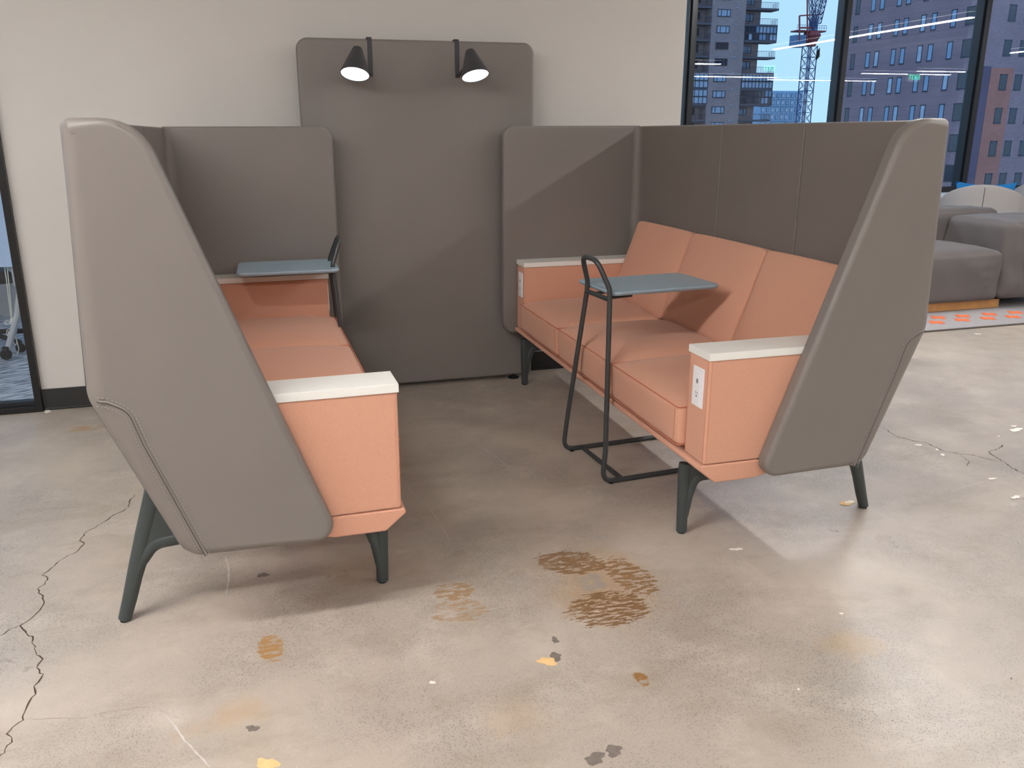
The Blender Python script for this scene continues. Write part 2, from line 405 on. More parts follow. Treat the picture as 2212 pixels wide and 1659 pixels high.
# exterior window wall
w2 = tag(empty('window_2', (0, 0, 0)), kind='structure')
SILL = .68
struct(box('wall_window_sill', 'ledge', (1.441, 20, YW-.02, YW+.1, 0, SILL-.02)))
struct(box('trim_ledge', 'ledge', (1.441, 20, YW-.34, YW+.0, SILL-.04, SILL), .004))
struct(box('wall_sill_left_room', 'wall', (-8, 1.321, YW-.02, YW+.1, 0, .5)))
mulx = [2.747, 4.182, 5.617, 7.05, 8.485, 9.92, 11.355, 12.79, 14.225, 15.66, 17.1, 18.5]
for x in [1.5]+mulx+[-1.6, -3.1, -4.6, -6.1]:
    bm = bmesh.new(); add_box(bm, x-.04, x+.04, YW-.03, YW+.06, SILL if x > 1 else .5, CEIL, bev=.004); add_box(bm, x-.022, x+.022, YW-.055, YW-.03, SILL if x > 1 else .5, CEIL, bev=.003)
    obj('mullion', bm, 'mull', w2)
box('bottom_rail', 'mull', (1.46, 20, YW-.03, YW+.05, SILL, SILL+.05), .003, w2)
box('top_rail', 'mull', (1.46, 20, YW-.03, YW+.05, CEIL-.08, CEIL), .003, w2)
xs = [1.54]+mulx+[19.9]
for a, b in zip(xs, xs[1:]):
    box('pane', 'glass', (a+.03, b-.03, YW+.012, YW+.02, SILL+.05, CEIL-.08), 0, w2)
for a, b in ((-7.9, -6.1), (-6.1, -4.6), (-4.6, -3.1), (-3.1, -1.6), (-1.6, 1.3)):
    box('pane', 'glass2', (a+.03, b-.03, YW+.012, YW+.02, .5, CEIL-.05), 0, w2)

# ------------------------------------------------------------------ ceiling lamps
def strip_lamp(x0, y0, x1, y1, z=2.62, w=.07, m='strip', label='linear pendant lamp hanging from the office ceiling', group='linear pendant lamps over the office'):
    cx, cy = (x0+x1)/2, (y0+y1)/2; Ln = math.hypot(x1-x0, y1-y0)
    t = empty('pendant_strip_lamp', (cx, cy, z), math.atan2(y1-y0, x1-x0), label, 'lamp', group)
    bm = bmesh.new(); add_box(bm, -Ln/2, Ln/2, -w/2-.006, w/2+.006, .012, .075, bev=.004); obj('housing', bm, 'alu', t)
    bm = bmesh.new(); add_box(bm, -Ln/2+.01, Ln/2-.01, -w/2, w/2, 0, .012); obj('diffuser', bm, m, t)
    bm = bmesh.new(); add_box(bm, -Ln/2+.01, Ln/2-.01, -w/2, w/2, .075, .08); obj('added_uplight', bm, 'fill_uplight', t)  # glowing top added to every pendant for ambient fill
    for s in (-1, 1):
        bm = bmesh.new(); tube(bm, [(s*Ln*.4, 0, .07), (s*Ln*.4, 0, CEIL-z)], .002, 6); obj('cable', bm, 'alu', t)
    return t
OFF = dict(label='unseen linear pendant lamp out of frame, lighting the booths', group='pendant lamps above the frame')
strip_lamp(3.45, -5.2, 3.45, 1.4, w=.11, **OFF)
strip_lamp(-6.0, -3.15, -1.2, -3.15, w=.19, **OFF)
strip_lamp(-2.6, -6.4, 2.2, -6.4, w=.15, **OFF)  # added fill lamp behind the camera, wide to brighten the right booth
strip_lamp(8.3, -4.9, 8.3, -.5, label='strip lamp mirrored as the long slanting streak across the middle panes')
strip_lamp(13.1, -4.5, 13.1, -.5, label='strip lamp mirrored as a short streak in the rightmost pane')
strip_lamp(-5.5, -9.5, -.5, -9.5, **OFF)  # added lamp far behind the camera for more fill
strip_lamp(8.5, -8.1, 9.1, -8.1, w=.10, label='short strip lamp mirrored low in the leftmost pane, in front of the apartment tower')
strip_lamp(10.2, -11.9, 13.0, -11.9)
strip_lamp(14.2, -10.0, 16.9, -10.0)
strip_lamp(15.0, -9.0, 16.4, -9.0)
strip_lamp(13.3, -12.8, 16.9, -12.8)
strip_lamp(-5.5, 1.2, -2.2, 1.2, m='fill_cool', label='unseen cool lamp added as fill in the carpeted room behind the glass')  # cool lamp added to light the whiteboard bluish
for px, py, yy in ((1977, 167, -9.6), (1663, 148, -10.5)):
    v = at(px, py, 'y', 2*YW-yy)
    t = empty('exit_sign', (v.x, yy, v.z), PI, 'green exit sign seen reflected in the window glass', 'sign', 'exit signs reflected in the window')
    box('plate', 'white_plastic', (-.19, .19, -.01+.022, .02+.022, -.11, .11), .004, t)
    cu = bpy.data.curves.new('exit_text', 'FONT'); cu.body = 'EXIT'; cu.size = .17; cu.align_x = 'CENTER'; cu.align_y = 'CENTER'; cu.extrude = .004
    to = bpy.data.objects.new('tmp', cu); C.objects.link(to); dg = bpy.context.evaluated_depsgraph_get()
    me = bpy.data.meshes.new_from_object(to.evaluated_get(dg)); bpy.data.objects.remove(to)
    me.materials.clear(); me.materials.append(M['exit_g'])
    lo = bpy.data.objects.new('lettering', me); C.objects.link(lo); lo.parent = t; lo.rotation_euler = (PI/2, 0, 0); lo.location = (0, .005, 0)
    bm = bmesh.new(); tube(bm, [(0, .027, .11), (0, .027, CEIL-v.z)], .006, 6); obj('stem', bm, 'alu', t)

# ------------------------------------------------------------------ lounge booths
def stitches(bm, pts, f, off, step=.0085, ln=.0045, w=.0014, t=-.0012):
    """small dashes along a 2D path offset sideways"""
    acc = 0
    for a, b in zip(pts, pts[1:]):
        a = Vector(a); b = Vector(b); d = b-a; L_ = d.length
        if L_ < 1e-6: continue
        d.normalize(); n = Vector((-d.y, d.x)); s = acc
        while s < L_:
            p = a+d*s+n*off
            vs = []
            for (i, j, k) in ((0, -1, 0), (1, -1, 0), (1, 1, 0), (0, 1, 0), (0, -1, 1), (1, -1, 1), (1, 1, 1), (0, 1, 1)):
                q = p+d*(i*ln)+n*(j*w/2); vs.append(bm.verts.new(f(q.x, q.y, t if k else .0006)))
            for fc in ((4, 5, 6, 7), (0, 1, 5, 4), (1, 2, 6, 5), (2, 3, 7, 6), (3, 0, 4, 7)): bm.faces.new([vs[i] for i in fc])
            s += step
        acc = s-L_
LB = 1.928      # inner face of the end panel
def P2(l): return [Vector((a, b)) for a, b in l]
def round2(pts, rads, n=6):
    q = path_round([(a, b, 0) for a, b in pts], rads, n); return [Vector((v.x, v.y)) for v in q]
def make_booth(side, x0, y0, rot, label):
    sg = -1 if side == 'R' else 1
    t = empty('lounge_booth', (x0, y0, 0), math.radians(rot), label, 'sofa', 'high backed lounge booths')
    G = lambda u, v, z: Vector((sg*u, v, z))
    XZ = lambda a, b, t_: G(a, t_, b)
    def bx(name, m, u0, u1, v0, v1, z0, z1, bev=.003, par=t, seg=2):
        a, b = sorted((sg*u0, sg*u1)); return box(name, m, (a, b, v0, v1, z0, z1), bev, par, seg)
    # ---- near side wing
    out = P2([(0, 1.262), (-.024, .668), (.142, .255), (.512, .255), (.150, 1.262)])
    P = fillet(out, [.022, .10, .055, .042, .115], 10)
    rv = [.016+.030*max(0, min(1, 1-(p.x-(-.02+max(0, (.668-p.y))*.40))/.06)) for p in P]
    bm = bmesh.new(); pillow(bm, P, XZ, 0, .05, .02, .012, 5, rv); wing = obj('side_wing', bm, 'vinyl', t, angle=60)
    sm = round2([(.002, .6655), (.020, .662), (.062, .638), (.085, .556), (.19, .262)], [0, .02, .05, .06, 0], 8)
    bm = bmesh.new(); tube(bm, [G(p.x, -.0005, p.y) for p in sm], .0015, 6); obj('seam', bm, 'groove', wing)
    bm = bmesh.new(); tube(bm, [G(p.x+.003, .0002, p.y+.001) for p in sm], .0030, 6); obj('welt', bm, 'vinyl', wing)
    bm = bmesh.new(); stitches(bm, sm, XZ, .010); stitches(bm, sm, XZ, -.010)
    edge = fillet(out, [.022, .10, .055, .042, .115], 10); edge = [p for p in edge if p.x > .12 and p.y > .30][::1]
    edge = [p-Vector((.011, .004)) for p in edge]
    stitches(bm, edge, XZ, 0, t=.0018); obj('stitching', bm, 'thread', wing)['kind'] = 'stuff'
    # ---- back shell
    prof = fillet(P2([(0, 1.258), (-.022, .668), (.142, .262), (.19, .262), (.045, .64), (.034, 1.258)]), [.012, .10, .03, .01, .05, .012], 6)
    bm = bmesh.new(); pillow(bm, prof, lambda a, b, t_: G(a, t_, b), .03, LB+.03, .004, .004, 2); obj('back_shell', bm, 'vinyl', t)
    # ---- inner back panels
    vs = [.05, .608, 1.152, LB]
    for i in range(3):
        bm = bmesh.new(); a, b = vs[i]+.0012, vs[i+1]-.0012
        q = fillet(P2([(a, .60), (b, .60), (b, 1.256), (a, 1.256)]), .004, 3)
        pillow(bm, q, lambda p, r, s: G(s, p, r), .048, .030, .005, .002, 3); obj('back_panel', bm, 'vinyl', t)
    # ---- far end panel with coved corner
    q = fillet(P2([(.02, .66), (.160, .263), (.742, .263), (.742, 1.26), (.03, 1.26)]), [.02, .02, .062, .055, .02], 10)
    bm = bmesh.new(); pillow(bm, q, XZ, LB, LB+.045, .014, .014, 4)
    ep = obj('end_panel', bm, 'vinyl', t, angle=60)
    bm = bmesh.new(); ar = [(.048+.035*(1-math.sin(a)), LB-.035*(1-math.cos(a))) for a in [i*PI/2/8 for i in range(9)]]
    pr = [Vector(x) for x in ar]+[Vector((.046, LB+.002))]
    pr2 = [Vector((.048+.035*(1-math.sin(i*PI/16)), LB-.035*(1-math.cos(i*PI/16)))) for i in range(9)]
    k = pr2+[Vector((.046, LB+.004))]
    lo = [bm.verts.new(G(p.x, p.y, .60)) for p in k]; hi = [bm.verts.new(G(p.x, p.y, 1.255)) for p in k]
    for i in range(len(k)): bm.faces.new((lo[i], lo[(i+1) % len(k)], hi[(i+1) % len(k)], hi[i]))
    bm.faces.new(lo[::-1]); bm.faces.new(hi); obj('corner_cove', bm, 'vinyl', t)
    # ---- seat base
    q = fillet(P2([(.150, .297), (.680, .297), (.686, .284), (.630, .238), (.50, .239), (.42, .257), (.17, .257)]), [.004, .006, .008, .012, .01, .01, .006], 4)
    bm = bmesh.new(); pillow(bm, q, XZ, .047, LB, .006, .004, 3); obj('seat_base', bm, 'salmon', t, angle=50)
    # ---- arms
    for v0, v1 in ((.047, .166), (LB-.122, LB-.002)):
        bm = bmesh.new(); pillow(bm, fillet(P2([(.04, .6115), (.155, .299), (.672, .299), (.672, .6115)]), [.006, .006, .006, .006], 3), XZ, v0, v1, .006, .006, 3); arm = obj('armrest', bm, 'salmon', t, angle=50)
        cap = bx('armrest_cap', 'white_lam', .06, .676, v0-.003, v1+.001, .6116, .634, .0018, par=arm)
        bx('shadow_gap', 'groove', .07, .668, v0+.003, v1-.003, .609, .6125, 0, par=arm)
        bm = bmesh.new()
        for vv in (v0-.0003, v1+.0003) if v0 < 1 else (v0-.0003,):
            stitches(bm, P2([(.664, .31), (.664, .605)]), lambda a, b, s, vv=vv, v0=v0: G(a, vv+(s if vv < (v0+.06) else -s), b), 0, .006, .0035, .001, -.0004)
        for dv in (.008, .111):
            stitches(bm, P2([(v0+dv, .31), (v0+dv, .605)]), lambda a, b, s: G(.6723-s, a, b), 0, .006, .0035, .001, -.0004)
        obj('stitching', bm, 'salmon_thread', arm)['kind'] = 'stuff'
        # power outlet
        c = (v0+v1)/2-.004; z0, z1 = .462, .580
        pl = bx('power_outlet', 'white_plastic', .670, .676, c-.030, c+.030, z0, z1, .002)
        bx('insert', 'white_plastic', .675, .6775, c-.0165, c+.0165, z0+.012, z1-.012, .0006, par=pl)
        zc = (z0+z1)/2
        for nm, v, z, w, h in (('usb_port', -.003, zc+.018, .0028, .013), ('usb_port', .003, zc+.018, .0028, .013), ('socket_slot', -.0045, zc-.017, .0014, .006), ('socket_slot', .0045, zc-.017, .0014, .0075)):
            bx(nm, 'slot', .6765, .6780, c+v-w/2, c+v+w/2, z-h/2, z+h/2, 0, par=pl)
        a, b = sorted((sg*.6765, sg*.6780)); bm = bmesh.new(); lathe(bm, [(0, 0), (.0026, 0), (.0026, .0015), (0, .0015)], 12, Matrix.Translation((a, c, zc-.027)) @ Matrix.Rotation(PI/2, 4, 'Y')); obj('ground_hole', bm, 'slot', pl)
    # ---- seat cushions
    cs = [.169, .69, 1.265, LB-.124]
    for i in range(3):
        a, b = cs[i]+.001, cs[i+1]-.001; u0, u1 = .17, .694; z0, z1 = .313, .440
        cor = {(0, 0, 0): G(u0, a, z0), (1, 0, 0): G(u1-.004, a, z0), (0, 1, 0): G(u0, b, z0), (1, 1, 0): G(u1-.004, b, z0),
               (0, 0, 1): G(u0, a, z1+.004), (1, 0, 1): G(u1, a, z1), (0, 1, 1): G(u0, b, z1+.004), (1, 1, 1): G(u1, b, z1)}
        bm = bmesh.new(); cushion(bm, cor, ((u1-u0)/2, (b-a)/2, (z1-z0)/2), .013, ((0, .008), (.000, .000), (0, .034)), 16)
        cu = obj('seat_cushion', bm, 'salmon', t, angle=80)
        bm = bmesh.new()
        for zz, uu in ((z1-.003, u1+.0015), (z0+.004, u1-.002)):
            pts = path_round([G(u0+.2, a+.002, zz), G(uu, a+.002, zz), G(uu, b-.002, zz), G(u0+.2, b-.002, zz)], .012, 5); tube(bm, pts, .0019, 6)
        obj('welt', bm, 'salmon_thread', cu)
        bm = bmesh.new()
        for vv in (a+.022, b-.022): stitches(bm, P2([(vv, z0+.008), (vv, z1-.012)]), lambda p, r, s: G(u1+.0025-s, p, r), 0, .006, .0035, .0012, -.0004)
        obj('stitching', bm, 'salmon_thread', cu)['kind'] = 'stuff'
    # ---- back cushions
    cb = [.168, .70, 1.262, LB-.122]
    for i in range(3):
        a, b = cb[i]+.002, cb[i+1]-.002
        cor = {(0, 0, 0): G(.10, a, .43), (1, 0, 0): G(.232, a, .445), (0, 1, 0): G(.10, b, .43), (1, 1, 0): G(.232, b, .445),
               (0, 0, 1): G(.050, a, .806), (1, 0, 1): G(.098, a, .817), (0, 1, 1): G(.050, b, .806), (1, 1, 1): G(.098, b, .817)}
        bm = bmesh.new(); cushion(bm, cor, (.045, (b-a)/2, .19), .018, ((0, .020), (0, 0), (0, .004)), 16)
        cu = obj('back_cushion', bm, 'salmon', t, angle=80)
    # ---- legs
    def blade(bm, path, hw, b=.0165, n=16):
        k = len(path); rings = []
        for i, p in enumerate(path):
            d = (path[min(i+1, k-1)]-path[max(i-1, 0)]).normalized(); nn = Vector((-d.y, d.x)); f = i/(k-1); a = hw[0]+(hw[1]-hw[0])*f
            rings.append([bm.verts.new(G(p.x+nn.x*a*math.cos(2*PI*q/n), vc+b*math.sin(2*PI*q/n), p.y+nn.y*a*math.cos(2*PI*q/n))) for q in range(n)])
        for a, c in zip(rings, rings[1:]):
            for q in range(n): bm.faces.new((a[q], a[(q+1) % n], c[(q+1) % n], c[q]))
        bm.faces.new(rings[0][::-1]); bm.faces.new(rings[-1])
    for vc in (.2136, 1.905):
        bm = bmesh.new()
        blade(bm, [Vector(p) for p in ((.637, .006), (.638, .06), (.639, .12), (.640, .18), (.640, .225), (.638, .2365))], (.0170, .0200))
        blade(bm, round2([(.634, .06), (.622, .130), (.603, .190), (.52, .195), (.36, .215)], [0, .05, .06, .05, 0], 8), (.016, .022))
        pillow(bm, P2([(.638, .10), (.640, .236), (.45, .236), (.45, .200), (.575, .190), (.606, .170), (.618, .130)]), XZ, vc-.012, vc+.012, .001, .001, 1)
        lg = obj('leg', bm, 'leg', t, angle=60)
        bm = bmesh.new(); lathe(bm, [(0, 0), (.012, 0), (.012, .008), (0, .008)], 16, Matrix.Translation(G(.637, vc, 0))); obj('foot_glide', bm, 'slot', lg)
        bm = bmesh.new()
        blade(bm, [Vector(p) for p in ((-.043, .006), (-.025, .06), (.002, .15), (.030, .24), (.060, .33), (.075, .375))], (.0165, .026))
        blade(bm, round2([(-.015, .09), (.014, .165), (.050, .215), (.15, .222), (.36, .215)], [0, .06, .06, .06, 0], 8), (.016, .024))
        pillow(bm, P2([(-.015, .10), (.030, .24), (.072, .372), (.112, .31), (.16, .245), (.20, .215), (.09, .213), (.045, .198), (.015, .150)]), XZ, vc-.013, vc+.013, .001, .001, 1)
        lg = obj('leg', bm, 'leg', t, angle=60)
        bm = bmesh.new(); lathe(bm, [(0, 0), (.012, 0), (.012, .008), (0, .008)], 16, Matrix.Translation(G(-.043, vc, 0))); obj('foot_glide', bm, 'slot', lg)
    return t
make_booth('R', 1.1427, -2.1527, -.4222, 'right-hand grey high-backed lounge booth, salmon back and seat cushions all in view')
make_booth('L', -1.0878, -2.1965, .8343, 'left-hand grey high-backed lounge booth, its pale outer side wing hiding the back cushions')

# ------------------------------------------------------------------ tall screen
t = empty('privacy_screen', (.05, -.1, 0), 0, 'tall dark grey upholstered screen with rounded corners between the two booths', 'screen')
q = fillet(P2([(-.550, .018), (.545, .018), (.545, 1.635), (-.550, 1.635)]), [.02, .02, .05, .05], 10)
bm = bmesh.new(); pillow(bm, q, lambda a, b, s: Vector((a, s, b)), -.024, .024, .014, .014, 4); obj('panel', bm, 'vinyl', t, angle=60)
for x in (-.45, .45):
    bm = bmesh.new(); lathe(bm, [(0, 0), (.028, 0), (.028, .006), (.010, .012), (.010, .03), (0, .03)], 20, Matrix.Translation((x, -.01, 0))); obj('foot', bm, 'slot', t)

# ------------------------------------------------------------------ screen lamps
def cone_lamp(s, xs, xo, lab, tilt=.022):
    t = empty('clip_lamp', (xs, -.124, 1.50), 0, lab, 'lamp', 'cone lamps clipped over the tall screen')
    w = .0105; path = [(.030, 1.560), (.030, 1.640), (-.020, 1.642), (-.026, 1.600), (-.024, 1.520), (-.026, 1.474)]
    pts = round2(path, .014, 5); bm = bmesh.new(); th = .004; L_ = []
    for i, p in enumerate(pts):
        d = (pts[min(i+1, len(pts)-1)]-pts[max(i-1, 0)]).normalized(); n = Vector((-d.y, d.x))*th/2
        wl = w if i < len(pts)-2 else w*.95
        L_.append([bm.verts.new((a, (p+n*b).x+.024, (p+n*b).y-1.5)) for a, b in ((-wl, -1), (wl, -1), (wl, 1), (-wl, 1))])
    for a, b in zip(L_, L_[1:]):
        for j in range(4): bm.faces.new((a[j], a[(j+1) % 4], b[(j+1) % 4], b[j]))
    bm.faces.new(L_[0][::-1]); bm.faces.new(L_[-1])
    bmesh.ops.bevel(bm, geom=bm.edges[:], offset=.0006, segments=1, affect='EDGES')
    obj('hook', bm, 'lamp_black', t, angle=30)
    O = Vector((xo-xs, -.270+.124, 1.474-1.5)); T = Vector((xo-xs+s*tilt, -.222+.124, 1.586-1.5))
    ax = (T-O).normalized(); rot = ax.to_track_quat('Z', 'Y').to_matrix().to_4x4(); mt = Matrix.Translation(O) @ rot; hh = (T-O).length
    bm = bmesh.new(); lathe(bm, [(.0605, .004), (.0605, 0), (.0635, 0), (.0640, .004), (.0215, hh-.004), (.018, hh), (0, hh)], 40, mt)
    lathe(bm, [(.0605, .004), (.019, hh-.008), (0, hh-.006)], 40, mt); sh = obj('shade', bm, 'lamp_black', t, angle=40)
    bm = bmesh.new(); lathe(bm, [(0, .003), (.0605, .003), (.0605, .006), (0, .006)], 40, mt); obj('light_disc', bm, 'disc', sh)
    bm = bmesh.new(); tube(bm, [(0, -.006, -.014), (s*-.006, -.02, -.014), Vector((xo-xs, -.27+.124, 1.474-1.5))+Vector((s*.050, .024, .030))], .006, 8); obj('pivot', bm, 'lamp_black', t)
cone_lamp(1, -.178, -.266, 'left of the two black cone lamps hooked over the tall grey screen')
cone_lamp(-1, .222, .271, 'right of the two black cone lamps hooked over the tall grey screen', tilt=.012)

# ------------------------------------------------------------------ side tables
def side_table(sg, x, y, rot, lab, tl=.455, oy=0, tx=.050, hw=.150):
    t = empty('laptop_table', (x, y, 0), math.radians(rot), lab, 'side table', 'laptop tables pulled over the booths')
    G = lambda a, b, c: Vector((sg*a, b, c))
    r = .0092; zt = .672
    half = [(.46, .17, r+.001), (-.008, .172, r+.001), (.004, .168, .13), (.040, .092, .66), (.040, .088, .70), (.002, .060, .800)]
    full = half+[(a, -b, c) for a, b, c in half[::-1]]
    pts = path_round([G(*p) for p in full], [0, .045, .10, .05, .05, .05, .05, .05, .05, .10, .045, 0], 8)
    bm = bmesh.new(); tube(bm, pts, r, 12); obj('frame', bm, 'tube', t, angle=80)
    bm = bmesh.new(); tube(bm, [G(.075, .17, r+.001), G(.075, -.17, r+.001)], r*.95, 10); obj('floor_crossbar', bm, 'tube', t)
    bm = bmesh.new(); tube(bm, [G(.040, .092, zt-.010), G(.040, -.092, zt-.010)], r*.95, 10); obj('upper_crossbar', bm, 'tube', t)
    for s in (-1, 1):
        bm = bmesh.new(); tube(bm, [G(.052, s*.05, zt-.012), G(.15, s*.05, zt-.008)], .006, 8); obj('support_arm', bm, 'tube', t)
        bm = bmesh.new(); lathe(bm, [(0, 0), (.009, 0), (.009, .003), (0, .003)], 12, Matrix.Translation(G(.03, s*.17, 0))); obj('foot_pad', bm, 'slot', t)
    q = fillet(P2([(tx, oy-hw), (tl, oy-hw), (tl, oy+hw), (tx, oy+hw)]), [.03, .035, .035, .03], 8)
    bm = bmesh.new(); pillow(bm, q, lambda a, b, s: G(a, b, s), zt+.016, zt, .004, .012, 4); tp = obj('table_top', bm, 'bluetop', t, angle=40)
    q = fillet(P2([(.078, -.075), (.088, -.075), (.088, .075), (.078, .075)]), .004, 4)
    bm = bmesh.new(); pillow(bm, q, lambda a, b, s: G(a, b, s), zt+.0185, zt+.015, .0015, .001, 2); obj('pen_ridge', bm, 'bluetop', tp)
    return t
side_table(1, .405, -1.345, 4, 'grey-blue laptop table on black tube legs pulled over the right-hand booth seat', tl=.50, oy=.055)
side_table(-1, -.388, -.46, -1, 'grey-blue laptop table with its tube handle against the tall screen, over the left-hand booth', tl=.43, tx=.018, hw=.160)

# ------------------------------------------------------------------ floor marks
FL = bpy.data.objects['floor']
M['crack'] = mat('crack_dark', (74, 62, 48), .95, var=.3, vscale=30)
M['hair'] = mat('hairline_crack', (128, 118, 106), .95)
M['chip'] = mat('exposed_filler', (222, 186, 130), .9, var=.12, vscale=40)
M['chipw'] = mat('pale_chip', (232, 226, 216), .9)
M['chipd'] = mat('grey_patch', (116, 106, 98), .8, var=.2, vscale=60)
M['scuff'] = mat('pale_scuff', (196, 190, 184), .8)
def crack(px, w, m='crack', jit=.004, name='floor_crack'):
    pts = [at(x, y, 'z', 0) for x, y in px]; out = []
    for a, b in zip(pts, pts[1:]):
        n = max(2, int((b-a).length/.012))
        for i in range(n): out.append(a.lerp(b, i/n)+Vector((R_.uniform(-jit, jit), R_.uniform(-jit, jit), 0)))
    out.append(pts[-1]); bm = bmesh.new(); prev = None
    for i, p in enumerate(out):
        d = (out[min(i+1, len(out)-1)]-out[max(i-1, 0)]); d.z = 0; d.normalize(); n = Vector((-d.y, d.x, 0)); ww = w*R_.uniform(.35, 1.3)*(min(1, (i+1)/4)*min(1, (len(out)-i)/4))
        cur = (bm.verts.new((p.x+n.x*ww, p.y+n.y*ww, .0004)), bm.verts.new((p.x-n.x*ww, p.y-n.y*ww, .0004)))
        if prev: bm.faces.new((prev[0], cur[0], cur[1], prev[1]))
        prev = cur
    return obj(name, bm, m, FL)
z4 = lambda l: [(x/2.5175, 1000+y/2.5175) for x, y in l]
c5 = lambda l: [(1850+x/3.77, 680+y/3.77) for x, y in l]
crack(z4([(735, 170), (712, 205), (700, 240), (620, 285), (520, 350), (455, 385), (440, 425), (455, 440), (410, 490), (340, 520), (290, 570), (235, 610), (262, 635), (210, 685), (235, 745), (225, 800), (180, 840), (120, 880), (130, 905), (180, 960), (200, 1040), (225, 1070), (205, 1115), (228, 1155), (190, 1215), (205, 1255), (150, 1300), (125, 1355), (135, 1395), (60, 1440), (45, 1475), (60, 1520), (30, 1560), (0, 1595), (-60, 1680)]), .0019)
crack(z4([(120, 880), (60, 905), (0, 945), (-60, 985)]), .0019)
crack(z4([(135, 1395), (290, 1390), (470, 1385), (600, 1350), (870, 1320)]), .0007, 'hair', .002)
crack(c5([(180, 905), (230, 932), (345, 1000), (450, 1025), (560, 1040), (680, 1100), (810, 1130), (870, 1138), (960, 1143), (1080, 1180), (1180, 1190)]), .0020, 'crack', .005)
crack(c5([(1190, 1050), (1185, 1080), (1075, 1115), (1180, 1190), (1260, 1245), (1365, 1300), (1450, 1345)]), .0024, 'crack', .005)
crack(c5([(840, 1140), (915, 1195), (895, 1240)]), .0014, 'crack', .004)
crack(c5([(340, 990), (420, 1010), (520, 1045)]), .0016, 'crack', .006)
crack([(975, 910), (1010, 945), (1070, 985), (1100, 1010)], .0012, 'scuff', .001, 'floor_scratch')
crack([(870, 1045), (930, 1100), (965, 1155), (973, 1175)], .0010, 'scuff', .001, 'floor_scratch')
crack([(486, 1200), (494, 1225), (494, 1255), (488, 1285)], .0024, 'scuff', .001, 'floor_scratch')
crack([(360, 1545), (400, 1600), (455, 1659)], .0022, 'scuff', .001, 'floor_scratch')
crack([(1010, 1325), (1100, 1308)], .0010, 'scuff', .001, 'floor_scratch')
crack([(1110, 1360), (1167, 1346)], .0010, 'scuff', .001, 'floor_scratch')
crack([(1590, 1192), (1615, 1215), (1640, 1240)], .0008, 'scuff', .001, 'floor_scratch')
crack([(2050, 1060), (2100, 1047), (2150, 1035)], .0012, 'scuff', .001, 'floor_scratch')
def chip(cx, cy, rx, ry, m, seed, name='floor_chip'):
    zc = .0005+.0001*seed
    r = random.Random(seed); n = 18; bm = bmesh.new(); ph = [r.uniform(0, 6) for _ in range(3)]; vs = []
    for i in range(n):
        a = 2*PI*i/n; k = 1+.22*math.sin(2*a+ph[0])+.15*math.sin(5*a+ph[1])+.12*math.sin(3*a+ph[2])+r.uniform(-.08, .08)
        p = at(cx+math.cos(a)*rx*k, cy+math.sin(a)*ry*k, 'z', 0); vs.append(bm.verts.new((p.x, p.y, zc)))
    bm.faces.new(vs); return obj(name, bm, m, FL)
for i, a in enumerate(((1200, 1420, 14, 9, 'chipd'), (1183, 1429, 18, 10, 'chip'), (1199, 1383, 8, 6, 'chipd'), (546, 1574, 12, 8, 'chipd'), (578, 1651, 22, 14, 'chip'),
                       (1285, 1639, 21, 13, 'chipd'), (1326, 1622, 20, 11, 'chipd'), (1590, 1187, 13, 3, 'chipw'), (934, 1475, 6, 4, 'chipw'), (568, 1243, 12, 5, 'chipd'), (1830, 1087, 16, 5, 'chip'), (1835, 1085, 10, 3, 'chipw'),
                       (2195, 929, 12, 4, 'chipw'), (2190, 921, 5, 2, 'chipw'), (1984, 962, 7, 2, 'chipw'), (2036, 983, 5, 2, 'chipw'), (2143, 1035, 8, 2.5, 'chipw'), (2194, 1075, 9, 3.5, 'chipw'), (2112, 722, 7, 1.5, 'chipw'), (2157, 943, 3, 1, 'chipw'), (2024, 972, 4, 1.5, 'chipw'),
                       (1817, 1327, 4, 2, 'chipw'), (1725, 1491, 3, 2, 'chipw'), (2184, 1468, 3, 2, 'chipd'), (103, 890, 8, 3, 'chipw'))):
    chip(*a, seed=i)

# ------------------------------------------------------------------ rug and lounge furniture at the back right
t = empty('area_rug', (5.2, 1.0, 0), 0, 'pale grey rug with orange crosses under the grey slipcovered sofa', 'rug')
box('field', 'rug', (-2.4, 2.6, -.87, .95, 0, .010), .002, t); box('binding', 'rugedge', (-2.41, 2.61, -.885, -.87, 0, .009), .002, t)
cr = [(3.667, .416), (3.544, .297), (3.864, .409), (3.764, .31), (4.084, .403), (3.969, .303), (4.167, .291), (4.30, .40), (4.40, .29), (4.50, .395), (4.60, .285), (3.46, .42), (3.34, .30)]
for x, y in cr:
    bm = bmesh.new(); s, w = .062, .020
    pl_ = P2([(-s, -w), (-w, -w), (-w, -s), (w, -s), (w, -w), (s, -w), (s, w), (w, w), (w, s), (-w, s), (-w, w), (-s, w)])
    pillow(bm, pl_, lambda a, b, c_: Vector((a*.9, b*.8, c_)), .0125, .009, .001, .0005, 1)
    o = obj('rug_cross', bm, 'orange', t); o.location = (x-5.2, y-1.0, 0); o.rotation_euler.z = .25
